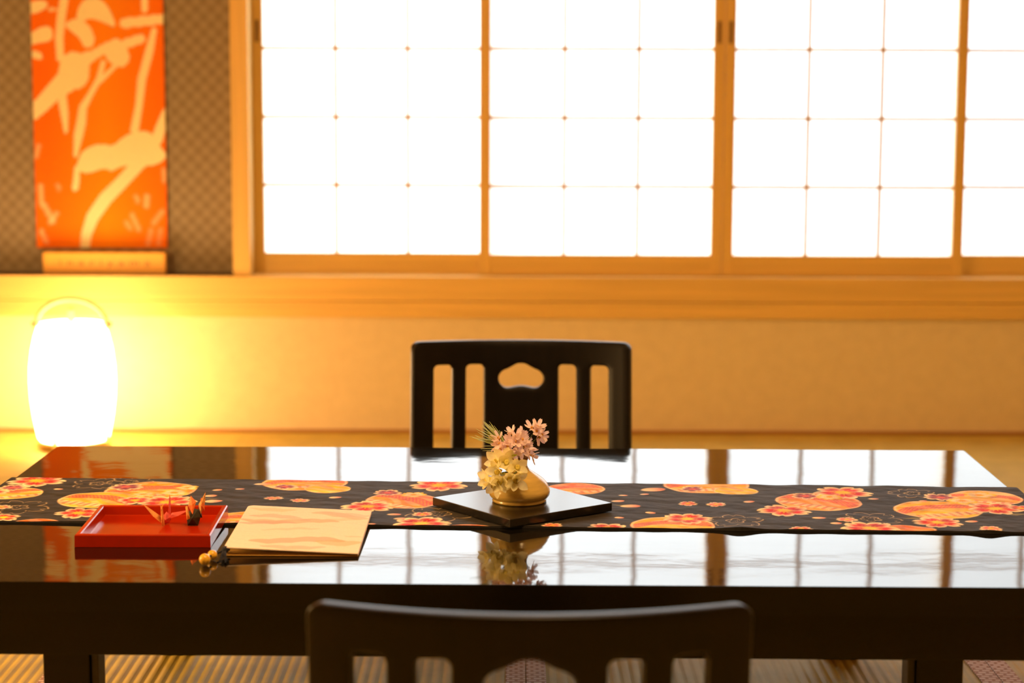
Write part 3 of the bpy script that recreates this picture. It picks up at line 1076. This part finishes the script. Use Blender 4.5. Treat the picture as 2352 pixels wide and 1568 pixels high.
def bi_mat(name, base, trans):
    m_ = mat(name, base, 0.6, spec=0.3, noise=((300, 300, 300), 0.10, 3))
    nt_ = m_.node_tree
    t_n = nt_.nodes.new('ShaderNodeBsdfTranslucent')
    t_n.inputs['Color'].default_value = (*trans, 1)
    mx_ = nt_.nodes.new('ShaderNodeMixShader')
    mx_.inputs[0].default_value = 0.4
    nt_.links.new(nt_.nodes['Principled BSDF'].outputs[0], mx_.inputs[1])
    nt_.links.new(t_n.outputs[0], mx_.inputs[2])
    nt_.links.new(mx_.outputs[0], nt_.nodes['Material Output'].inputs[0])
    return m_


m_pinkp = bi_mat('pale_pink_petal', srgb(255, 236, 234), srgb(255, 226, 222))
m_creamp = bi_mat('cream_yellow_petal', srgb(255, 250, 206), srgb(255, 246, 190))
m_core = mat('golden_stamen', srgb(220, 160, 50), 0.6, noise=((400, 400, 400), 0.2, 2))
m_coreg = mat('green_yellow_throat', srgb(232, 210, 90), 0.6, noise=((400, 400, 400), 0.2, 2))
m_stem = mat('leaf_green_stem', srgb(96, 112, 44), 0.5, noise=((200, 200, 200), 0.15, 2))
m_twig = mat('brown_twig', srgb(92, 62, 36), 0.7, noise=((200, 200, 200), 0.2, 2))
m_needle = mat('pine_needle', srgb(176, 188, 112), 0.4, noise=((200, 200, 200), 0.15, 2))
m_leaf = bi_mat('yellow_green_leaf', srgb(160, 168, 36), srgb(180, 190, 40))
pk_me = petal_mesh('petal', 0.0125, 0.0030, 0.22, m_pinkp, 0.10, 0.5)
pk_me2 = petal_mesh('petal', 0.0110, 0.0036, 0.35, m_pinkp, 0.12, 0.5)
cr_me = petal_mesh('petal', 0.0172, 0.0066, 0.22, m_creamp, 0.0, 1.0)
cr_me2 = petal_mesh('petal', 0.0150, 0.0066, 0.42, m_creamp, 0.0, 0.95)
core_me = lathe_mesh('blossom', [(0.0006, -0.004), (0.0014, -0.002), (0.0018, 0.0), (0.0016, 0.0022), (0.0005, 0.003)], m_core, 10)
throat_me = lathe_mesh('blossom', [(0.0008, -0.006), (0.0022, -0.003), (0.0032, 0.0), (0.0028, 0.004), (0.0034, 0.0055), (0.0010, 0.0042)],
                       m_coreg, 12)


def blossom(parent, pos, facing, pm, cm, n, seed, open_=0.35, sc=1.0):
    rs = random.Random(seed)
    q = Vector(facing).normalized().to_track_quat('Z', 'Y')
    b = add('blossom', cm, parent)
    b.location = pos
    b.rotation_mode = 'QUATERNION'
    b.rotation_quaternion = q
    b.scale = (sc,) * 3
    a0 = rs.random() * 6.28
    for i in range(n):
        p = add('petal', pm[i % len(pm)], b)
        p.rotation_euler = (rs.uniform(-.25, .25), -open_ + rs.uniform(-.22, .22), a0 + 2 * math.pi * i / n + rs.uniform(-.15, .15))
        s = rs.uniform(.88, 1.1)
        p.scale = (s, s, s)


VC = Vector((VX, VY, VZ))
mouth = VC + Vector((0, 0, 0.062))


def stem_to(parent, end, m, r0=0.0011, r1=0.0006, sag=Vector((0, 0, 0)), start=None, name='stem'):
    a = (start if start is not None else mouth - Vector((0, 0, 0.02))) - VC
    e = end - VC
    mid = (a + e) / 2 + sag
    pts = [(a * (1 - t) ** 2 + mid * 2 * t * (1 - t) + e * t * t) for t in np.linspace(0, 1, 8)]
    add(name, tube_mesh(name, pts, [r0 + (r1 - r0) * i / 7 for i in range(8)], m, 6), parent)


pink = thing('pink_blossom_sprig', VC, 'sprig of pale pink narrow-petalled blossoms standing in the amber vase', 'flowers')
stem_to(pink, V3(1182, 1030, VY - 0.004), m_twig, 0.0016, 0.0010)
plist = [((1234, 981, -.002), (.5, -.55, .9)), ((1222, 983, .004), (-.2, -.6, .9)), ((1243, 998, -.004), (.9, -.5, .1)),
         ((1238, 1003, .002), (.6, -.8, -.2)),
         ((1186, 1002, -.012), (-.1, -.7, .8)), ((1176, 995, -.004), (-.4, -.3, 1)), ((1199, 1009, -.010), (.4, -.9, .4)),
         ((1197, 1001, .000), (.5, -.2, .9)), ((1146, 1006, -.006), (-.5, -.6, .7)), ((1148, 1017, -.012), (-.6, -.8, .1)),
         ((1143, 1022, -.004), (-.9, -.4, -.1)), ((1166, 1024, -.016), (-.1, -1, .1)), ((1178, 1036, -.018), (-.1, -.9, -.4)),
         ((1190, 1023, -.017), (.2, -1, .2)), ((1208, 1026, -.010), (.7, -.7, .2)), ((1213, 1036, -.006), (.8, -.5, -.3)),
         ((1221, 1045, -.002), (.9, -.3, -.4)), ((1158, 1036, -.014), (-.4, -.9, -.2)), ((1170, 1012, -.014), (-.2, -.9, .4)),
         ((1160, 1026, -.010), (-.5, -.9, .1)), ((1200, 1036, -.014), (.3, -1, -.1)), ((1184, 1014, -.018), (.1, -1, .3)),
         ((1152, 1028, -.012), (-.5, -.8, -.2)), ((1206, 1014, -.006), (.6, -.6, .5)), ((1232, 990, -.004), (.3, -.9, .4))]
for i, ((px, py, dy), fc_) in enumerate(plist):
    p = V3(px, py, VY + dy)
    blossom(pink, p - VC, fc_, [pk_me, pk_me2], core_me, 5 if i % 3 else 6, 40 + i, 0.25 + 0.3 * ((i * 37) % 10) / 10, 1.12)
    if i in (0, 2, 4, 8, 14):
        stem_to(pink, p, m_stem, 0.0009, 0.0006, start=V3(1182 + (px - 1182) * .35, 1032, VY - 0.003), name='twig')

yel = thing('yellow_blossom_sprig', VC, 'sprig of creamy yellow blossoms drooping over the vase front', 'flowers')
ylist = [((1163, 1062, -.030), (.1, -1, .25)), ((1186, 1074, -.042), (.35, -1, .35)), ((1144, 1062, -.030), (-.8, -.8, .4)),
         ((1146, 1082, -.036), (-.6, -.9, -.1)), ((1125, 1100, -.036), (-1, -.6, .2)), ((1150, 1104, -.048), (-.3, -1, -.3)),
         ((1183, 1102, -.050), (.3, -1, -.1)), ((1138, 1112, -.044), (-.6, -.9, -.6)), ((1158, 1058, -.026), (-.3, -.9, .4)),
         ((1170, 1098, -.046), (0, -1, -.2))]
for i, ((px, py, dy), fc_) in enumerate(ylist):
    p = V3(px, py, VY + dy)
    blossom(yel, p - VC, fc_, [cr_me, cr_me2], throat_me, 5, 140 + i, 0.30 + 0.25 * ((i * 29) % 10) / 10, 1.18)
    if i % 2 == 0:
        stem_to(yel, p, m_stem, 0.0012, 0.0008, Vector((-0.008, -0.012, 0.010)))

pine = thing('pine_sprig', VC, 'sprig of long green pine needles fanning left behind the blossoms', 'pine sprig')
root = V3(1168, 1034, VY + 0.006)
stem_to(pine, root, m_twig, 0.0014, 0.0012, name='twig')
rp_ = random.Random(3)
tips = [(1110, 965), (1116, 966), (1122, 968), (1128, 973), (1136, 980), (1145, 985), (1108, 972), (1106, 977), (1104, 983), (1112, 970), (1103, 990),
        (1088, 996), (1080, 1000), (1092, 1003), (1098, 994), (1086, 1006), (1100, 1008), (1104, 1030), (1110, 1036), (1118, 1040), (1108, 1024),
        (1096, 987), (1113, 976), (1119, 974), (1132, 978), (1101, 998), (1094, 1012), (1140, 990), (1125, 975), (1110, 980)]
for (px, py) in tips:
    e = V3(px + rp_.uniform(-3, 3), py + rp_.uniform(-3, 3), VY + rp_.uniform(-.012, .03)) - VC
    a = root - VC + Vector((rp_.uniform(-.003, .003), 0, rp_.uniform(-.002, .003)))
    mid = (a + e) / 2 + Vector((0, 0, rp_.uniform(0, .003)))
    add('needle', tube_mesh('needle', [a, (a + mid) / 2, mid, (mid + e) / 2, e], [.0008, .0008, .0007, .0006, .0002], m_needle, 4), pine)
lf = petal_mesh('leaf', 0.020, 0.0062, 0.15, m_leaf, 0, 0.8)
for (px, py), fx, sz in (((1142, 1014), (-.9, -.3, .55), 1.0), ((1176, 1050), (.3, -.9, .25), .9), ((1158, 1084), (-.2, -.9, -.3), .8)):
    o = add('leaf', lf, pine, V3(px, py, VY - 0.006 if py < 1030 else VY - .022) - VC)
    o.rotation_mode = 'QUATERNION'
    o.rotation_quaternion = Vector(fx).to_track_quat('X', 'Z')
    o.scale = (sz,) * 3

# ------------------------------------------------------------------ red tray
tp = [on_z(163, 1228, TH + .017), on_z(483, 1228, TH + .017), on_z(235, 1158, TH + .022), on_z(525, 1158, TH + .022)]
tx0, tx1 = (tp[0].x + tp[2].x) / 2, (tp[1].x + tp[3].x) / 2
ty0, ty1 = (tp[0].y + tp[1].y) / 2, (tp[2].y + tp[3].y) / 2
TZ = TH + 0.0004
tray = thing('lacquer_tray', ((tx0 + tx1) / 2, (ty0 + ty1) / 2, TZ), 'small square vermilion lacquer tray holding two paper cranes', 'tray', 0.006)
hx, hy, rm, hh = (tx1 - tx0) / 2, (ty1 - ty0) / 2, 0.0088, 0.0168
TTILT = 0.026
tray.rotation_euler = (TTILT, 0, 0.006)
tray.location.z += TTILT * hy
box('tray_base', -hx + rm, hx - rm, -hy + rm, hy - rm, 0.001, 0.0038, m_red, tray)
# side walls slope inward a little at the inner face
def wallp(L, flip):
    prof_ = [(0, 0), (0.0004, hh - 0.0015), (0.0018, hh), (0.0066, hh), (0.0078, hh - 0.0012), (rm + 0.0006, 0.0048), (rm + 0.0030, 0.0030), (rm + 0.0030, 0.0)]
    V_, F_ = [], []
    for s in (-1, 1):
        for (d, z) in prof_:
            V_.append((s * (L - d), d, z))
    n_ = len(prof_)
    for i in range(n_):
        j = (i + 1) % n_
        F_.append((i, j, n_ + j, n_ + i))
    F_.append(list(range(n_))[::-1])
    F_.append([n_ + i for i in range(n_)])
    bm = bmesh.new()
    vs = [bm.verts.new(v) for v in V_]
    for f_ in F_:
        bm.faces.new([vs[i] for i in f_])
    return bm_mesh('tray_wall', bm, m_red)
wx, wy = wallp(hx, 0), wallp(hy, 0)
add('tray_wall', wx, tray, (0, -hy, 0), (0, 0, 0))
add('tray_wall', wx, tray, (0, hy, 0), (0, 0, math.pi))
add('tray_wall', wy, tray, (hx, 0, 0), (0, 0, math.pi / 2))
add('tray_wall', wy, tray, (-hx, 0, 0), (0, 0, -math.pi / 2))
TFZ = TZ + 0.0038 + 0.0029


# ------------------------------------------------------------------ paper cranes
def sheet(name, tri, m, parent, th=0.0004):
    """folded paper piece with thickness"""
    bm = bmesh.new()
    vs = [bm.verts.new(p) for p in tri[0]]
    for f_ in tri[1]:
        bm.faces.new([vs[i] for i in f_])
    bmesh.ops.recalc_face_normals(bm, faces=bm.faces)
    bmesh.ops.solidify(bm, geom=list(bm.faces), thickness=th)
    return add(name, bm_mesh(name, bm, m), parent)


def crane(loc, rz, label, mats, pieces, grp='folded paper cranes in the tray'):
    t = thing('paper_crane', loc, label, 'origami', rz, grp)
    for nm, geo, mi in pieces:
        sheet(nm, geo, mats[mi], t)
    return t


m_cr1 = mat('pink_washi', srgb(236, 96, 84), 0.6, noise=((120, 120, 120), 0.22, 3))
m_cr2 = mat('orange_washi', srgb(238, 158, 74), 0.6, noise=((120, 120, 120), 0.22, 3))
m_cr3 = mat('dark_green_washi', srgb(42, 40, 24), 0.6, noise=((160, 160, 160), 0.5, 4))
m_cr4 = mat('flame_washi', srgb(236, 120, 40), 0.6, noise=((160, 160, 160), 0.35, 4))
m_cr5 = mat('flecked_gold_washi', srgb(214, 150, 72), 0.6, noise=((160, 160, 160), 0.35, 4))
c1 = on_z(383, 1204, TFZ)
k_ = 1 / 1690                                  # metres per pixel there


def C1(px, py, y=0.0):
    return ((px - 383) * k_, y, (1204 - py) * k_)


p1 = [
    ('body', ([C1(376, 1204), C1(374, 1185, -.006), C1(383, 1174, 0), C1(394, 1186, .004), C1(388, 1202, .004), C1(383, 1190, -.010)],
              [(0, 1, 5), (1, 2, 5), (2, 3, 5), (3, 4, 5), (4, 0, 5), (2, 1, 0), (2, 0, 4), (2, 4, 3)]), 0),
    ('wing', ([C1(331, 1156, -.004), C1(374, 1184, -.006), C1(379, 1203, -.008), C1(356, 1182, -.011)], [(0, 1, 3), (0, 3, 2), (1, 2, 3)]), 1),
    ('wing', ([C1(431, 1173, .004), C1(394, 1178, .004), C1(387, 1192, .002), C1(410, 1183, -.002)], [(0, 1, 3), (0, 3, 2), (1, 2, 3)]), 0),
    ('neck', ([C1(373, 1155, -.012), C1(378, 1160, -.012), C1(382, 1203, -.012), C1(375, 1203, -.012), C1(377, 1180, -.016)],
              [(0, 1, 4), (1, 2, 4), (4, 2, 3), (0, 4, 3)]), 1),
    ('head', ([C1(372, 1155, -.012), C1(379, 1153, -.012), C1(376, 1164, -.017), C1(377, 1158, -.012)], [(0, 1, 3), (0, 3, 2), (1, 2, 3)]), 1),
    ('tail', ([C1(387, 1137, .012), C1(389.5, 1146, .012), C1(391, 1184, .006), C1(384, 1184, .006), C1(387, 1160, .004)],
              [(0, 1, 4), (1, 2, 4), (4, 2, 3), (0, 4, 3)]), 0)]
crane((c1.x, c1.y, TFZ), 0.0, 'pink and orange origami crane with spread wings in the tray', [m_cr1, m_cr2], p1)
c2 = on_z(447, 1205, TFZ)


def C2(px, py, y=0.0):
    return ((px - 447) * k_, y, (1205 - py) * k_)


p2 = [
    ('body', ([C2(432, 1205, -.004), C2(430, 1182, -.006), C2(440, 1166, 0), C2(456, 1168, 0), C2(462, 1186, -.002), C2(456, 1205, -.004),
               C2(445, 1184, -.013), C2(446, 1186, .010)],
              [(0, 1, 6), (1, 2, 6), (2, 3, 6), (3, 4, 6), (4, 5, 6), (5, 0, 6), (1, 0, 7), (2, 1, 7), (3, 2, 7), (4, 3, 7), (5, 4, 7), (0, 5, 7)]), 0),
    ('wing', ([C2(440, 1136, -.002), C2(453, 1148, -.006), C2(446, 1176, -.012), C2(435, 1158, -.008), C2(445, 1154, -.011)],
              [(0, 1, 4), (1, 2, 4), (2, 3, 4), (3, 0, 4)]), 1),
    ('wing', ([C2(472, 1130, .006), C2(471, 1152, .004), C2(462, 1180, -.002), C2(456, 1158, .002), C2(464, 1156, -.003)],
              [(0, 1, 4), (1, 2, 4), (2, 3, 4), (3, 0, 4)]), 2),
    ('wing', ([C2(462, 1142, .004), C2(470, 1150, .004), C2(470, 1172, .002), C2(459, 1170, 0), C2(465, 1158, -.004)],
              [(0, 1, 4), (1, 2, 4), (2, 3, 4), (3, 0, 4)]), 1),
    ('neck', ([C2(428, 1160, -.006), C2(433, 1158, -.006), C2(440, 1186, -.010), C2(432, 1190, -.010), C2(434, 1174, -.013)],
              [(0, 1, 4), (1, 2, 4), (4, 2, 3), (0, 4, 3)]), 2),
    ('tail', ([C2(455, 1152, .008), C2(459, 1162, .008), C2(464, 1190, .004), C2(455, 1188, .004), C2(458, 1172, 0)],
              [(0, 1, 4), (1, 2, 4), (4, 2, 3), (0, 4, 3)]), 0)]
crane((c2.x, c2.y, TFZ), 0.0, 'dark patterned origami crane with upright orange wings in the tray', [m_cr3, m_cr4, m_cr5], p2)

# ------------------------------------------------------------------ notebook
bc = Vector((-0.2825, 2.6218, 0))
bw, bh, brz = 0.0863, 0.1178, -0.004
ZCL, ZCR = 0.0122, 0.0046                     # front cover height at the bound and at the open side
BTILT = 0.021
bz = TH + BTILT * bh + 0.0004
book = thing('notebook', (bc.x, bc.y, bz), 'cream bound notebook with drifting cloud pattern beside the red tray', 'notebook', brz)
book.rotation_euler = (BTILT, 0, brz)
nbx, nby = 150, 190
bu, bv_ = np.meshgrid(np.linspace(-bw, bw, nbx), np.linspace(-bh, bh, nby), indexing='ij')
# cloud bands printed on the cover
bcol = np.ones(bu.shape + (3,)) * np.array(srgb(252, 234, 218))
for v0, amp, ph, half, c_, al, u0, u1 in ((0.035, .010, .4, .011, (240, 190, 160), .8, -1, .55), (0.018, .008, 2.1, .008, (234, 168, 156), .55, -1, -.1),
                                          (0.078, .012, 1.2, .012, (236, 186, 160), .55, .05, 1), (-0.068, .012, .2, .013, (238, 184, 158), .8, -.7, .75),
                                          (-0.062, .010, 2.8, .017, (214, 186, 130), .55, .3, 1), (0.100, .006, .3, .010, (244, 200, 160), .5, -.95, -.2),
                                          (-0.030, .006, 1.3, .007, (238, 180, 150), .4, .7, 1), (0.060, .008, 4.0, .009, (228, 190, 150), .35, .3, .9),
                                          (-0.100, .007, 5.1, .009, (238, 186, 166), .6, -.5, .5), (0.048, .012, 3.3, .010, (236, 176, 160), .5, -.9, .1),
                                          (-0.012, .010, .9, .006, (240, 200, 176), .5, -.6, .3), (0.092, .009, 2.2, .013, (232, 190, 176), .5, .2, 1)):
    un = bu / bw
    ctr = v0 + amp * np.sin(un * 3.2 + ph) + 0.004 * np.abs(np.sin(un * 9 + ph * 2))
    hw = half * np.clip((un - u0) / .35, 0, 1) ** .5 * np.clip((u1 - un) / .35, 0, 1) ** .5
    bcol = blend(bcol, np.clip(0.5 - (np.abs(bv_ - ctr) - hw) / 0.0015, 0, 1), srgb(*c_), al)
m_cover = mat('cloud_washi_cover_print', rough=0.7, spec=0.25, vcol='print', noise=((400, 400, 400), 0.04, 3), bump=[((900, 900, 900), 0.00015)])
m_page = mat('page_edges', srgb(206, 164, 78), 0.8, noise=((20, 20, 2500), 0.3, 2))
m_bedge = mat('gilt_cover_edge', srgb(190, 140, 40), 0.5, noise=((100, 100, 100), 0.1, 2))
# cover rises slightly towards the spine side
lift = 0.0022 * np.clip(-bu / bw, 0, 1)
r_c = 0.010
cu, cv = bu.copy(), bv_.copy()
# round the far-left corner
m_c = (cu < -bw + r_c) & (cv > bh - r_c)
dx_, dy_ = cu + bw - r_c, cv - bh + r_c
dd = np.maximum(np.abs(dx_), np.abs(dy_)) / np.maximum(np.hypot(dx_, dy_), 1e-9)
cu = np.where(m_c, -bw + r_c + dx_ * dd, cu)
cv = np.where(m_c, bh - r_c + dy_ * dd, cv)
zc = ZCR + (ZCL - ZCR) * (bw - cu) / (2 * bw)
o = add('front_cover', grid_mesh('front_cover', np.stack([cu, cv, zc], -1), m_cover, bcol), book)
md = o.modifiers.new('thickness', 'SOLIDIFY')
md.thickness = 0.0016
md.offset = -1
box('page_block', -bw + 0.004, bw - 0.003, -bh + 0.006, bh - 0.004, 0.0017, 0.0031, m_page, book)
box('back_cover', -bw + 0.001, bw, -bh + 0.001, bh, 0.0002, 0.0016, m_bedge, book, 0.0004, 1)
m_navy = mat('navy_cord', srgb(26, 30, 46), 0.8, noise=((600, 600, 600), 0.3, 2))
m_bead = mat('amber_wood_bead', srgb(244, 186, 52), 0.3, coat=0.3, noise=((150, 150, 150), 0.1, 2))
Minv = Matrix.Rotation(-brz, 3, 'Z')


def BL(px, py, z):
    p = on_z(px, py, z)
    q = Minv @ (p - Vector((bc.x, bc.y, 0)))
    return Vector((q.x, q.y, z - bz - BTILT * q.y))


b1, b2 = BL(470.5, 1284, TH + .0078), BL(488, 1274, TH + .0068)
for b, r in ((b1, 0.0073), (b2, 0.0063)):
    add('bead', lathe_mesh('bead', [(0.001, -r)] + [(r * math.cos(a), r * math.sin(a)) for a in np.linspace(-1.35, 1.35, 13)] + [(0.001, r)],
                           m_bead, 24), book, b, (math.pi / 2, 0.5, 0.7))
pts = [b1, b2, BL(505, 1268, TH + .006), BL(516, 1260, TH + .0075), BL(528, 1262, TH + .0060)]
add('cord', tube_mesh('cord', pts, 0.0013, m_navy, 8), book)
kn = BL(517, 1262, TH + .0085)
add('knot', lathe_mesh('knot', [(0.001, -.005), (.0042, -.003), (.0052, 0), (.0042, .003), (.001, .005)], m_navy, 14), book, kn, (0.5, 0.6, 0))
rt = random.Random(5)
for i in range(14):
    a = kn + Vector((rt.uniform(-.002, .002), rt.uniform(-.002, .002), 0))
    e = BL(508 + rt.uniform(-6, 16), 1288 + rt.uniform(-8, 4), TH + 0.0012 + rt.uniform(0, .002))
    add('tassel_strand', tube_mesh('tassel_strand', [a, (a + e) / 2 + Vector((0, 0, rt.uniform(.0, .003))), e], .0006, m_navy, 5), book)
